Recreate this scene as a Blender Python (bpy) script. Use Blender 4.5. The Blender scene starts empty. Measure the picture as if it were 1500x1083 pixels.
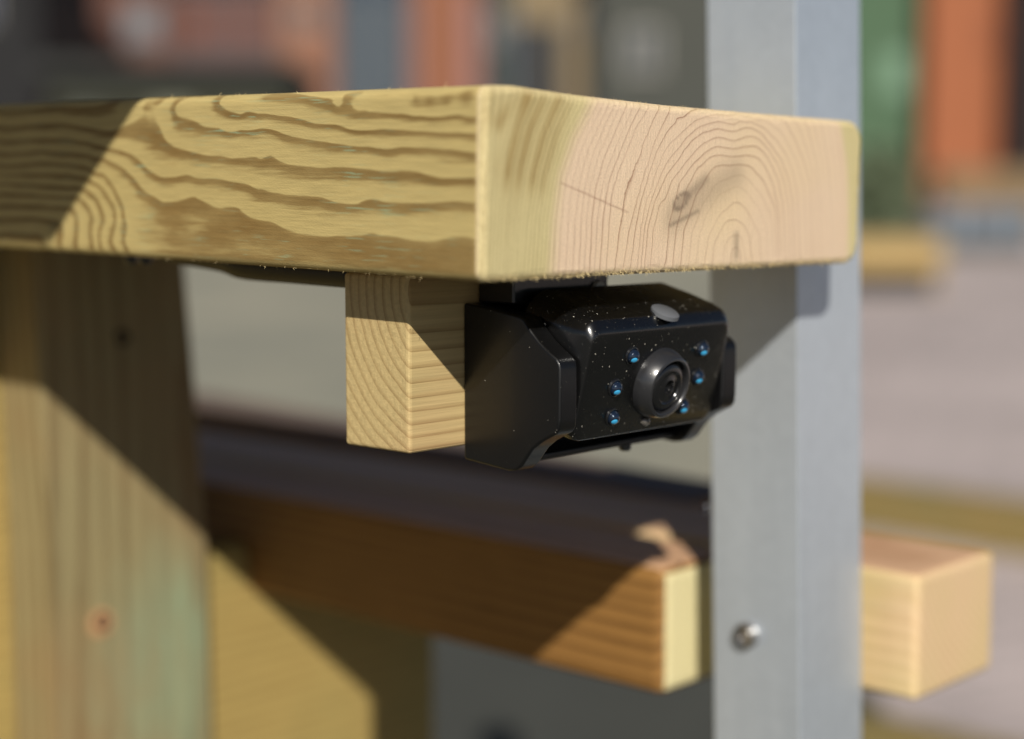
import bpy, bmesh, math, random
import numpy as np
from mathutils import Vector, Matrix
random.seed(7); rng = np.random.default_rng(7)
S = bpy.context.scene
col = S.collection
R_ = math.radians

# ------------------------------------------------------------------ camera
GZ = -0.70                                   # ground level; z = 0 is the underside of the thick plank
F_PX = 2428.0; PITCH = 5.984; THA = 47.347
CAM = Vector((-0.2933, -0.2802, 0.0211))
FH = Vector((math.sin(R_(THA)), math.cos(R_(THA)), 0)); RT = Vector((FH.y, -FH.x, 0))
cd = bpy.data.cameras.new('camera'); co = bpy.data.objects.new('camera', cd); col.objects.link(co)
cd.sensor_width = 36; cd.lens = F_PX * 36 / 1500
co.location = CAM; co.rotation_euler = (R_(90 - PITCH), 0, -R_(THA))
cd.clip_start = 0.01; cd.clip_end = 1500
cd.dof.use_dof = True; cd.dof.focus_distance = 0.452; cd.dof.aperture_fstop = 4.2; cd.dof.aperture_blades = 9
S.camera = co

# ------------------------------------------------------------------ world, sun, exposure
SUN = Vector((0.945, 1.0, -0.865)).normalized()          # direction the light travels
w = bpy.data.worlds.new('World'); S.world = w; w.use_nodes = True
nt = w.node_tree; bg = nt.nodes['Background']
sky = nt.nodes.new('ShaderNodeTexSky'); sky.sky_type = 'NISHITA'; sky.sun_disc = False
sky.sun_elevation = math.asin(-SUN.z); sky.sun_rotation = math.atan2(-SUN.x, -SUN.y)
sky.air_density = .6; sky.dust_density = .5; sky.ozone_density = .6
nt.links.new(sky.outputs[0], bg.inputs[0]); bg.inputs[1].default_value = 0.05
sl = bpy.data.lights.new('sun', 'SUN'); sl.energy = 5.0; sl.angle = R_(0.53); sl.color = (1.0, 0.95, 0.86)
so = bpy.data.objects.new('sun', sl); col.objects.link(so)
so.rotation_euler = SUN.to_track_quat('-Z', 'Y').to_euler(); so.location = (-3, -3, 4)
S.view_settings.view_transform = 'Standard'; S.view_settings.look = 'None'
S.view_settings.exposure = -0.12; S.view_settings.gamma = 1.0
S.view_settings.use_curve_mapping = False
S.cycles.max_bounces = 8

# ------------------------------------------------------------------ pixel helpers (1500 x 1083 frame) used only to place real things
_p = R_(PITCH); FW = FH * math.cos(_p) - Vector((0, 0, 1)) * math.sin(_p); UP = Vector((0, 0, 1)) * math.cos(_p) + FH * math.sin(_p)
def ray(x, y): return FW + RT * ((x - 750) / F_PX) - UP * ((y - 541.5) / F_PX)
def hit(x, y, ax, val):
    r = ray(x, y); t = (val - CAM[ax]) / r[ax]; return CAM + r * t

# ------------------------------------------------------------------ material helpers
def lin(r, g, b):
    f = lambda c: (c / 12.92 if c <= .04045 else ((c + .055) / 1.055) ** 2.4)
    return (f(r / 255), f(g / 255), f(b / 255), 1)
class NT:
    def __init__(s, name):
        s.m = bpy.data.materials.new(name); s.m.use_nodes = True; s.t = s.m.node_tree
        s.b = s.t.nodes['Principled BSDF']; s.n = s.t.nodes; s.l = s.t.links
    def node(s, k, **kw):
        n = s.n.new(k)
        for a, v in kw.items(): setattr(n, a, v)
        return n
    def put(s, sock, v):
        if isinstance(v, bpy.types.NodeSocket): s.l.new(v, sock)
        elif v is not None: sock.default_value = v
    def math(s, op, a, b=None, c=None, clamp=False):
        n = s.node('ShaderNodeMath', operation=op); n.use_clamp = clamp
        for i, v in enumerate((a, b, c)):
            if v is not None: s.put(n.inputs[i], v)
        return n.outputs[0]
    def mix(s, f, a, b, mode='MIX'):
        n = s.node('ShaderNodeMix', data_type='RGBA', blend_type=mode)
        s.put(n.inputs[0], f); s.put(n.inputs[6], a); s.put(n.inputs[7], b); return n.outputs[2]
    def ramp(s, f, stops, interp='LINEAR'):
        n = s.node('ShaderNodeValToRGB'); s.put(n.inputs[0], f); e = n.color_ramp.elements; n.color_ramp.interpolation = interp
        while len(e) < len(stops): e.new(0.5)
        for i, (p, c) in enumerate(stops):
            e[i].position = p; e[i].color = c if not isinstance(c, (int, float)) else (c, c, c, 1)
        return n.outputs[0]
    def coord(s, which='Object'):
        return s.node('ShaderNodeTexCoord').outputs[which]
    def scale(s, v, sc, loc=(0, 0, 0), rot=(0, 0, 0)):
        n = s.node('ShaderNodeMapping'); s.l.new(v, n.inputs[0]); n.inputs[1].default_value = loc; n.inputs[2].default_value = rot
        n.inputs[3].default_value = sc; return n.outputs[0]
    def noise(s, v, sc, det=3, rough=.55, dist=0, out=0):
        n = s.node('ShaderNodeTexNoise'); s.l.new(v, n.inputs['Vector']); n.inputs['Scale'].default_value = sc
        n.inputs['Detail'].default_value = det; n.inputs['Roughness'].default_value = rough; n.inputs['Distortion'].default_value = dist
        return n.outputs[out]
    def vor(s, v, sc, feature='F1', out='Distance', rnd=1.0):
        n = s.node('ShaderNodeTexVoronoi', feature=feature); s.l.new(v, n.inputs['Vector']); n.inputs['Scale'].default_value = sc
        n.inputs['Randomness'].default_value = rnd
        return n.outputs[out]
    def attr(s, name, out='Fac'):
        n = s.node('ShaderNodeAttribute'); n.attribute_name = name; return n.outputs[out]
    def bump(s, h, dist=.001, strength=.5):
        n = s.node('ShaderNodeBump'); n.inputs['Distance'].default_value = dist; n.inputs['Strength'].default_value = strength
        s.l.new(h, n.inputs['Height']); s.l.new(n.outputs[0], s.b.inputs['Normal'])
    def set(s, **kw):
        for k, v in kw.items(): s.put(s.b.inputs[k.replace('_', ' ')], v)
        return s.m

def plain(name, colr, rough=.6, metal=0.0, var=.12, sc=8, spec=.5):
    t = NT(name); n = t.noise(t.coord(), sc, 4)
    f = t.math('MULTIPLY_ADD', n, 2 * var, 1 - var)
    c = t.node('ShaderNodeVectorMath', operation='SCALE'); c.inputs[0].default_value = colr[:3]; t.l.new(f, c.inputs['Scale'])
    t.set(Base_Color=c.outputs[0], Roughness=rough, Metallic=metal); t.b.inputs['Specular IOR Level'].default_value = spec
    return t.m

def wood(name, axis, pith, ring, early, late, tint=None, tintamt=0.0, seed=0.0, wob=.35, thin=.3, late_amt=1.0, rough=.62, stain=None, loc=(0, 0, 0)):
    """Growth rings round a pith line that runs along `axis`; cut faces and long faces both follow from it."""
    t = NT(name); oc = t.node('ShaderNodeTexCoord').outputs['Object']
    sp = t.node('ShaderNodeSeparateXYZ'); t.l.new(oc, sp.inputs[0])
    st = [1, 1, 1]; st['XYZ'.index(axis)] = .10
    nv = t.scale(oc, tuple(st), loc=(seed, seed * 1.7, seed * .6))
    wobn = t.math('SUBTRACT', t.noise(nv, 22, 2, .5), .5)
    wob2 = t.math('SUBTRACT', t.noise(nv, 120, 2, .5), .5)
    a, b = [k for k in 'XYZ' if k != axis]
    da = t.math('SUBTRACT', sp.outputs[a], pith[0]); db = t.math('SUBTRACT', sp.outputs[b], pith[1])
    r = t.math('SQRT', t.math('ADD', t.math('MULTIPLY', da, da), t.math('MULTIPLY', db, db)))
    p = t.math('DIVIDE', r, ring)
    p = t.math('ADD', p, t.math('MULTIPLY', wobn, wob * 8)); p = t.math('ADD', p, t.math('MULTIPLY', wob2, wob))
    fr = t.math('FRACT', p)
    band = t.ramp(fr, [(0, 0.15), (1 - thin - .28, 0.05), (1 - thin * .45, .75), (.97, 1.0), (1, .15)])
    vari = t.noise(t.scale(oc, (1, 1, 1)), 30, 2)
    band = t.math('MULTIPLY', band, t.math('MULTIPLY_ADD', vari, .9, .5 * late_amt), clamp=True)
    c = t.mix(band, early, late)
    big = t.noise(nv, 7, 3); c = t.mix(t.math('MULTIPLY', t.math('SUBTRACT', big, .35), .9, clamp=True), c, t.mix(.5, c, late))
    if tint is not None:
        tn = t.ramp(t.noise(oc, 9, 3), [(.42, 0), (.68, 1)]); c = t.mix(t.math('MULTIPLY', tn, tintamt), c, tint)
    if stain is not None:
        vd = t.node('ShaderNodeVectorMath', operation='DISTANCE'); t.l.new(t.scale(oc, (1, 1, .6)), vd.inputs[0]); vd.inputs[1].default_value = (.128, .31, -.112)
        dd = t.math('ADD', vd.outputs['Value'], t.math('MULTIPLY', t.math('SUBTRACT', t.noise(t.scale(oc, (1, 1, .35)), 60, 4), .5), .05))
        sn = t.ramp(dd, [(.012, 1), (.045, 0)]); c = t.mix(t.math('MULTIPLY', t.math('MULTIPLY', sn, t.noise(t.scale(oc, (1, 1, .2)), 120, 4, .7)), 1.0), c, stain)
    st2 = [1, 1, 1]; st2['XYZ'.index(axis)] = .03
    fib = t.noise(t.scale(oc, tuple(st2)), 900, 3, .6)
    c = t.mix(1.0, c, t.ramp(fib, [(.25, .78), (.75, 1.0)]), 'MULTIPLY')
    t.set(Base_Color=c, Roughness=rough); t.b.inputs['Specular IOR Level'].default_value = .25
    t.bump(fib, .0005, .4)
    return t.m

# ------------------------------------------------------------------ mesh helpers
def link(name, me, mat=None, parent=None, smooth=False):
    o = bpy.data.objects.new(name, me); col.objects.link(o)
    if mat is not None and not me.materials: me.materials.append(mat)
    if parent is not None: o.parent = parent
    if smooth:
        for p in me.polygons: p.use_smooth = True
    return o
def tag(o, label=None, cat=None, group=None, kind=None):
    if label: o['label'] = label
    if cat: o['category'] = cat
    if group: o['group'] = group
    if kind: o['kind'] = kind
    return o
def empty(name, loc=(0, 0, 0), rz=0):
    o = bpy.data.objects.new(name, None); col.objects.link(o); o.location = loc; o.rotation_euler.z = rz; o.empty_display_size = .05
    return o
def from_bm(name, bm, mat, parent=None, smooth=False):
    bmesh.ops.recalc_face_normals(bm, faces=bm.faces)
    me = bpy.data.meshes.new(name); bm.to_mesh(me); bm.free(); return link(name, me, mat, parent, smooth)
def box_bm(lo, hi, bevel=0, seg=2, sub=0):
    bm = bmesh.new(); bmesh.ops.create_cube(bm, size=1)
    for v in bm.verts:
        v.co = Vector([lo[i] + (v.co[i] + .5) * (hi[i] - lo[i]) for i in range(3)])
    if bevel: bmesh.ops.bevel(bm, geom=bm.edges[:], offset=bevel, segments=seg, affect='EDGES', profile=.5)
    return bm
def box(name, lo, hi, mat, parent=None, bevel=0, seg=2):
    return from_bm(name, box_bm(lo, hi, bevel, seg), mat, parent, smooth=False)
def prism_x(name, prof, x0, x1, mat, parent=None, bevel=0, seg=3, angle=30):
    """profile of (y, z) points pushed along x"""
    bm = bmesh.new(); a = [bm.verts.new((x0, y, z)) for y, z in prof]; b = [bm.verts.new((x1, y, z)) for y, z in prof]
    bm.faces.new(a); bm.faces.new(b[::-1]); n = len(prof)
    for i in range(n): bm.faces.new((a[i], b[i], b[(i + 1) % n], a[(i + 1) % n]))
    o = from_bm(name, bm, mat, parent, smooth=True)
    if bevel:
        m = o.modifiers.new('bevel', 'BEVEL'); m.width = bevel; m.segments = seg; m.limit_method = 'ANGLE'; m.angle_limit = R_(angle); m.harden_normals = True
    return o
def lathe(name, prof, mat, parent, M, seg=48, smooth=True):
    """profile (r, w) turned round the local z axis, placed by matrix M"""
    bm = bmesh.new(); rings = []
    for r, h in prof:
        if r < 1e-7: rings.append([bm.verts.new(M @ Vector((0, 0, h)))])
        else: rings.append([bm.verts.new(M @ Vector((r * math.cos(2 * math.pi * k / seg), r * math.sin(2 * math.pi * k / seg), h))) for k in range(seg)])
    for a, b in zip(rings, rings[1:]):
        for k in range(seg):
            k2 = (k + 1) % seg
            if len(a) == 1 and len(b) == 1: continue
            if len(a) == 1: bm.faces.new((a[0], b[k], b[k2]))
            elif len(b) == 1: bm.faces.new((a[k], b[0], a[k2]))
            else: bm.faces.new((a[k], b[k], b[k2], a[k2]))
    o = from_bm(name, bm, mat, parent, smooth)
    if smooth:
        m = o.modifiers.new('edge', 'EDGE_SPLIT'); m.split_angle = R_(38)
    return o
def tube(name, pts, rad, mat, parent=None, seg=12):
    bm = bmesh.new(); pts = [Vector(p) for p in pts]; rings = []
    for i, p in enumerate(pts):
        d = (pts[min(i + 1, len(pts) - 1)] - pts[max(i - 1, 0)]).normalized()
        q = d.to_track_quat('Z', 'Y'); r = rad[i] if isinstance(rad, (list, tuple)) else rad
        rings.append([bm.verts.new(p + q @ Vector((r * math.cos(2 * math.pi * k / seg), r * math.sin(2 * math.pi * k / seg), 0))) for k in range(seg)])
    for a, b in zip(rings, rings[1:]):
        for k in range(seg): bm.faces.new((a[k], a[(k + 1) % seg], b[(k + 1) % seg], b[k]))
    bm.faces.new(rings[0][::-1]); bm.faces.new(rings[-1])
    return from_bm(name, bm, mat, parent, True)
def spline(pts, n=24):
    P = np.array(pts, float); t = np.linspace(0, len(P) - 1, n); out = []
    for x in t:
        i = min(int(x), len(P) - 2); u = x - i
        p0 = P[max(i - 1, 0)]; p1 = P[i]; p2 = P[i + 1]; p3 = P[min(i + 2, len(P) - 1)]
        out.append(.5 * ((2 * p1) + (-p0 + p2) * u + (2 * p0 - 5 * p1 + 4 * p2 - p3) * u * u + (-p0 + 3 * p1 - 3 * p2 + p3) * u ** 3))
    return out

# ------------------------------------------------------------------ growth-ring fields of the thick plank (smooth fit through ring positions)
class TPS:
    def __init__(s, pts, val, lam=1e-4):
        s.c = np.mean(pts, 0); s.k = np.std(pts); q = (pts - s.c) / s.k; n = len(q)
        d = np.linalg.norm(q[:, None] - q[None], axis=2); K = np.where(d > 0, d * d * np.log(d + 1e-12), 0) + lam * np.eye(n)
        P = np.hstack([np.ones((n, 1)), q]); A = np.block([[K, P], [P.T, np.zeros((3, 3))]])
        s.w = np.linalg.solve(A, np.concatenate([val, np.zeros(3)])); s.q = q
    def __call__(s, pts):
        q = (np.asarray(pts) - s.c) / s.k; out = np.empty(len(q))
        for i in range(0, len(q), 4000):
            b = q[i:i + 4000]; d = np.linalg.norm(b[:, None] - s.q[None], axis=2); K = np.where(d > 0, d * d * np.log(d + 1e-12), 0)
            out[i:i + 4000] = K @ s.w[:-3] + s.w[-3] + b @ s.w[-2:]
        return out
def dens(line, step):
    out = []
    for (a, b) in zip(line, line[1:]):
        a = np.array(a, float); b = np.array(b, float); n = max(1, int(np.linalg.norm(b - a) / step))
        out += [tuple(a + (b - a) * k / n) for k in range(n)]
    return out + [line[-1]]
A_ = lambda L: [(60 + u / 3.868, 120 + v / 3.868) for u, v in L]
B_ = lambda L: [(380 + u / 3.494, 110 + v / 3.494) for u, v in L]
SIDE = {
 -.45: B_([(640, 130), (700, 118), (760, 95), (880, 85), (1000, 84), (1110, 80)]),
 -.74: B_([(800, 128), (870, 130), (960, 130), (1060, 126)]),
 0: B_([(520, 92), (430, 105), (372, 132), (400, 160), (500, 178), (640, 192), (760, 200), (900, 212), (1020, 203), (1110, 212)]),
 1: A_([(1150, 85), (1060, 96), (1016, 125), (1060, 160), (1130, 180), (1230, 178), (1300, 186)]) + B_([(100, 210), (200, 225), (280, 248), (400, 255), (450, 272), (560, 282), (640, 275), (760, 282), (900, 292), (1110, 295)]),
 2: A_([(900, 84), (850, 92), (790, 115), (764, 155), (790, 190), (860, 210), (920, 245), (1010, 260), (1130, 270), (1250, 262), (1300, 268)]) + B_([(100, 290), (200, 320), (330, 340), (450, 358), (560, 365), (650, 378), (720, 365), (860, 368), (980, 380), (1110, 398)]),
 3: A_([(700, 82), (640, 95), (590, 120), (576, 155), (610, 220), (690, 280), (760, 370), (830, 390), (960, 415), (1080, 430), (1230, 425)]) + B_([(0, 425), (60, 410), (110, 440), (200, 465), (300, 472), (420, 468), (540, 480), (640, 490), (780, 488), (860, 505), (940, 525), (1110, 525)]),
 4: A_([(-200, 330), (0, 318), (150, 320), (300, 350), (380, 375), (470, 390), (540, 430), (600, 490), (680, 540), (770, 535), (830, 525), (880, 545), (1000, 550), (1100, 570), (1180, 585), (1240, 610)]) + B_([(0, 590), (120, 610), (230, 620), (300, 625), (400, 648), (500, 655), (570, 632), (640, 650), (740, 652), (870, 650), (1000, 640), (1110, 650)]),
 5: A_([(-200, 400), (0, 390), (200, 400), (350, 430), (440, 470), (500, 515), (560, 590), (640, 650), (740, 680), (800, 670), (870, 650), (930, 680), (1000, 710), (1110, 715), (1160, 750)]) + B_([(0, 735), (70, 745), (130, 785), (200, 812), (290, 822), (400, 820), (500, 825), (570, 815), (680, 828), (800, 840), (890, 848), (960, 828), (1030, 825), (1110, 835)]),
 5.5: A_([(360, 470), (440, 530), (500, 600), (530, 690), (575, 780), (580, 860), (570, 940)]),
 5.28: A_([(700, 780), (760, 860), (760, 960), (900, 970), (1100, 980)]) + B_([(0, 960), (300, 980), (600, 1010), (900, 1030), (1110, 1040)]),
 6: A_([(-200, 470), (0, 450), (200, 470), (310, 510), (400, 570), (440, 650), (465, 700), (475, 760), (490, 830), (480, 910), (500, 950)]),
 7: A_([(0, 520), (150, 520), (270, 545), (340, 590), (390, 660), (415, 700), (430, 780), (415, 860), (410, 910), (430, 950)]),
 8: A_([(-200, 570), (0, 580), (235, 600), (310, 650), (350, 720), (365, 780), (340, 860), (345, 920)]),
 9: A_([(0, 640), (205, 650), (270, 700), (300, 770), (290, 850), (300, 920)]),
 10: A_([(-200, 690), (0, 695), (180, 710), (210, 760), (215, 850), (210, 910)]),
 11: A_([(0, 770), (110, 790), (130, 850), (120, 920)]),
 12: A_([(-200, 850), (0, 870), (30, 930)]),
}
pts, val = [], []
for k, L in SIDE.items():
    for x, y in dens(L, 16):
        h = hit(x, y, 0, 0.0); ca, sa = math.cos(R_(.97)), math.sin(R_(.97)); pts.append((h.y * ca + h.z * sa, h.z * ca - h.y * sa)); val.append(k)
side_field = TPS(np.array(pts), np.array(val, float), 2e-5)
Z1 = lambda L: [(690 + u / 3.383, 110 + v / 3.383) for u, v in L]
Z2 = lambda L: [(970 + u / 3.867, 140 + v / 3.867) for u, v in L]
END = {
 0.2: Z2([(415, 925)]),
 1: Z2([(385, 930), (395, 870), (415, 855), (435, 870), (445, 930)]),
 2: Z2([(345, 930), (355, 850), (400, 792), (450, 810), (475, 930)]),
 3: Z2([(285, 930), (292, 850), (325, 770), (360, 714), (400, 703), (440, 715), (490, 790), (510, 930)]),
 4: Z2([(240, 930), (260, 800), (320, 680), (400, 608), (480, 650), (545, 780), (560, 930)]),
 5: Z2([(190, 930), (205, 800), (240, 680), (310, 570), (400, 517), (480, 550), (550, 640), (590, 760), (600, 930)]),
 6: Z2([(150, 930), (165, 780), (220, 620), (300, 500), (400, 452), (480, 470), (560, 560), (620, 700), (635, 930)]),
 7: Z2([(105, 930), (120, 760), (180, 570), (270, 420), (330, 393), (410, 388), (490, 400), (570, 480), (640, 640), (655, 930)]),
 8: Z2([(58, 930), (75, 750), (130, 520), (190, 410), (250, 357), (320, 335), (400, 341), (470, 336), (540, 360), (590, 430), (630, 520), (655, 650), (675, 930)]),
 9: Z2([(20, 930), (35, 720), (90, 490), (150, 405), (200, 355), (250, 311), (330, 290), (400, 298), (480, 287), (550, 305), (600, 370), (650, 470), (680, 600), (700, 930)]),
 10: Z1([(885, 950), (900, 760), (930, 640)]) + Z2([(12, 580), (45, 485), (110, 395), (180, 310), (240, 261), (330, 238), (398, 252), (460, 235), (540, 250), (600, 310), (650, 390), (690, 500), (715, 650), (726, 930)]),
 11: Z1([(856, 950), (870, 760), (905, 620)]) + Z2([(10, 460), (60, 390), (110, 310), (160, 250), (220, 206), (300, 187), (392, 199), (460, 182), (520, 195), (590, 260), (660, 350), (710, 470), (735, 600), (752, 930)]),
 12: Z2([(0, 410), (40, 345), (90, 290), (150, 215), (220, 168), (300, 147), (395, 160), (440, 142), (500, 148), (570, 185), (640, 250), (700, 340), (735, 430), (760, 560), (782, 930)]),
 13: Z1([(822, 950), (835, 780), (855, 660), (880, 580), (912, 470), (947, 381)]) + Z2([(40, 262), (120, 185), (200, 130), (270, 112), (400, 106), (570, 140), (640, 185), (700, 260), (760, 380), (800, 520), (822, 930)]),
 14: Z1([(787, 950), (803, 780), (835, 620), (868, 500), (905, 390), (950, 300), (1000, 215)]),
 14.001: Z2([(690, 150), (740, 240), (800, 380), (835, 500), (852, 930)]),
 14.01: Z2([(60, 150), (150, 85), (250, 60), (400, 52), (560, 85), (650, 125)]),
 15: Z1([(752, 950), (775, 780), (812, 640), (845, 515), (868, 440), (900, 330), (965, 190)]),
 16: Z1([(710, 950), (728, 780), (755, 600), (800, 450), (840, 340), (910, 180)]),
 16.001: Z2([(810, 170), (870, 380), (895, 600), (905, 930)]),
 17: Z1([(668, 950), (678, 750), (690, 600), (720, 480), (770, 350), (800, 270), (860, 170)]),
 18.5: Z1([(622, 950), (635, 700), (665, 520), (720, 360), (800, 175)]),
 20: Z1([(585, 950), (592, 720), (610, 560), (650, 410), (745, 180)]),
 19: Z2([(930, 160), (975, 400), (990, 650), (995, 930)]),
 23: Z1([(500, 950), (510, 700), (530, 540), (570, 370), (660, 165)]),
 22: Z2([(1050, 160), (1085, 400), (1095, 700), (1095, 900)]),
 26: Z1([(400, 950), (415, 700), (440, 500), (500, 310), (580, 150)]),
 30: Z1([(320, 950), (335, 700), (365, 500), (420, 300), (490, 140)]),
 34: Z1([(240, 950), (255, 700), (285, 480), (330, 290), (400, 125)]),
 38: Z1([(165, 950), (180, 650), (205, 440), (245, 260), (305, 110)]),
 42: Z1([(95, 950), (105, 600), (125, 350), (180, 90)]),
 45: Z1([(45, 950), (50, 500), (60, 100)]),
}
pts, val = [], []
for k, L in END.items():
    for x, y in dens(L, 13):
        h = hit(x, y, 1, 0.0); pts.append((h.x, h.z)); val.append(k)
end_field = TPS(np.array(pts), np.array(val, float), 6e-5)

# ------------------------------------------------------------------ woods of the bench
TAN = lin(205, 180, 118); BRN = lin(120, 86, 40)
def plank_side_mat():
    t = NT('pine_plank_side'); oc = t.coord(); p = t.attr('ring')
    n1 = t.math('SUBTRACT', t.noise(t.scale(oc, (1, .18, 1)), 260, 3, .6), .5)
    n2 = t.math('SUBTRACT', t.noise(t.scale(oc, (1, .35, 1)), 70, 2, .5), .5)
    p = t.math('ADD', t.math('ADD', p, t.math('MULTIPLY', n1, .16)), t.math('MULTIPLY', n2, .10))
    fr = t.math('FRACT', p)
    strk = t.math('SUBTRACT', t.noise(t.scale(oc, (1, .06, 1)), 420, 4, .7), .5)
    fr = t.math('ADD', fr, t.math('MULTIPLY', t.math('MULTIPLY', strk, 1.0), t.ramp(fr, [(.12, 0), (.45, 1), (.8, 1), (.92, 0)])), clamp=True)
    band = t.ramp(fr, [(0, .0), (.03, .82), (.10, .95), (.28, .86), (.37, .45), (.50, .08), (.96, 0), (1, 0)])
    mott = t.noise(t.scale(oc, (1, .25, 1)), 140, 4, .6)
    band = t.math('MULTIPLY', band, t.math('MULTIPLY_ADD', mott, .7, .52), clamp=True)
    early = t.mix(t.noise(t.scale(oc, (1, .3, 1)), 30, 3), lin(208, 187, 128), lin(190, 168, 108))
    late = t.mix(t.noise(t.scale(oc, (1, .2, 1)), 60, 3), lin(116, 89, 47), lin(138, 108, 60))
    c = t.mix(band, early, late)
    fib = t.noise(t.scale(oc, (1, .05, 1)), 1500, 3, .65)
    c = t.mix(1.0, c, t.ramp(fib, [(.3, .80), (.7, 1.02)]), 'MULTIPLY')
    # green flecks of the preservative, mostly in the late wood near the lower edge
    fl = t.ramp(t.noise(t.scale(oc, (1, .05, 1), loc=(0, .3, 0)), 1500, 2, .5), [(.58, 0), (.66, 1)])
    msk = t.ramp(t.noise(oc, 34, 2), [(.45, 0), (.62, 1)])
    fl = t.math('MULTIPLY', t.math('MULTIPLY', fl, msk), t.math('MULTIPLY_ADD', band, .8, .15))
    c = t.mix(t.math('MULTIPLY', fl, .7), c, lin(150, 180, 146))
    worn = t.attr('edge'); c = t.mix(t.math('MULTIPLY', worn, .65), c, lin(204, 184, 126))  # worn edges, plus sun caught along the lower one put into colour
    t.set(Base_Color=c, Roughness=.6); t.b.inputs['Specular IOR Level'].default_value = .25
    pore = t.noise(t.scale(oc, (1, .4, 1)), 2600, 2, .6)
    t.bump(t.math('ADD', t.math('MULTIPLY', fib, .5), t.math('MULTIPLY', pore, .5)), .0004, .45)
    return t.m
def plank_end_mat():
    t = NT('pine_plank_end'); oc = t.coord(); p = t.attr('ring')
    d1 = t.math('SUBTRACT', t.noise(oc, 55, 2, .5), .5); d2 = t.math('SUBTRACT', t.noise(oc, 330, 3, .6), .5)
    p = t.math('ADD', t.math('ADD', p, t.math('MULTIPLY', d1, .35)), t.math('MULTIPLY', d2, .13))
    fr = t.math('FRACT', p); cell = t.math('FLOOR', p)
    dm = t.math('DIVIDE', t.math('SUBTRACT', 1.0, fr), t.attr('grad'))      # millimetres inside the ring's outer line
    line = t.ramp(dm, [(0, .0), (.04, .9), (.16, 1), (.30, .45), (.55, .16), (.95, 0)])
    wn = t.node('ShaderNodeTexWhiteNoise', noise_dimensions='1D'); t.l.new(cell, wn.inputs['W'])
    amp = t.math('MULTIPLY', t.math('MULTIPLY_ADD', wn.outputs[0], .55, .45), t.ramp(t.noise(oc, 40, 2), [(.25, .35), (.7, 1.0)]))
    inner = t.attr('inner')                                   # young wood near the pith has paler rings
    line = t.math('MULTIPLY', t.math('MULTIPLY', line, amp), inner, clamp=True)
    sap = t.attr('sap')
    heart = t.mix(t.noise(oc, 25, 3), lin(246, 220, 190), lin(236, 206, 174))
    sapc = t.mix(t.noise(oc, 30, 3), lin(230, 215, 164), lin(214, 197, 142))
    heart = t.mix(t.ramp(t.noise(oc, 16, 2), [(.5, 0), (.75, .6)]), heart, lin(242, 216, 172))
    c = t.mix(sap, heart, sapc)
    c = t.mix(t.math('MULTIPLY', t.attr('brown'), .8), c, lin(160, 128, 70))
    lc = t.mix(sap, lin(140, 84, 62), lin(118, 94, 46))
    c = t.mix(t.math('MULTIPLY', line, 1.0), c, lc)
    c = t.mix(t.attr('smudge'), c, lin(126, 108, 92))
    c = t.mix(t.attr('crack'), c, lin(140, 82, 62))
    c = t.mix(t.math('MULTIPLY', t.attr('edge'), .55), c, lin(230, 210, 160))
    gr = t.noise(oc, 2200, 3, .75)
    c = t.mix(1.0, c, t.ramp(gr, [(.3, .76), (.7, 1.08)]), 'MULTIPLY')
    t.set(Base_Color=c, Roughness=.8); t.b.inputs['Specular IOR Level'].default_value = .15
    t.bump(t.math('ADD', t.math('MULTIPLY', gr, .8), t.math('MULTIPLY', t.noise(t.scale(oc, (1, 1, .25)), 700, 2), .5)), .0006, .7)
    return t.m
M_SIDE = plank_side_mat(); M_END = plank_end_mat()
M_FIB = plain('wood_fibre', lin(226, 204, 150), .8, var=.2, sc=300)

bench = tag(empty('timber_bench', (0.09, 0.3, GZ)), 'pale treated pine bench frame with thick plank, lower rails and steel upright', 'bench')
def bpart(o):                                # parts keep world coordinates under the bench's base point
    o.parent = bench; o.matrix_parent_inverse = Matrix.Translation(bench.location).inverted(); return o

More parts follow.
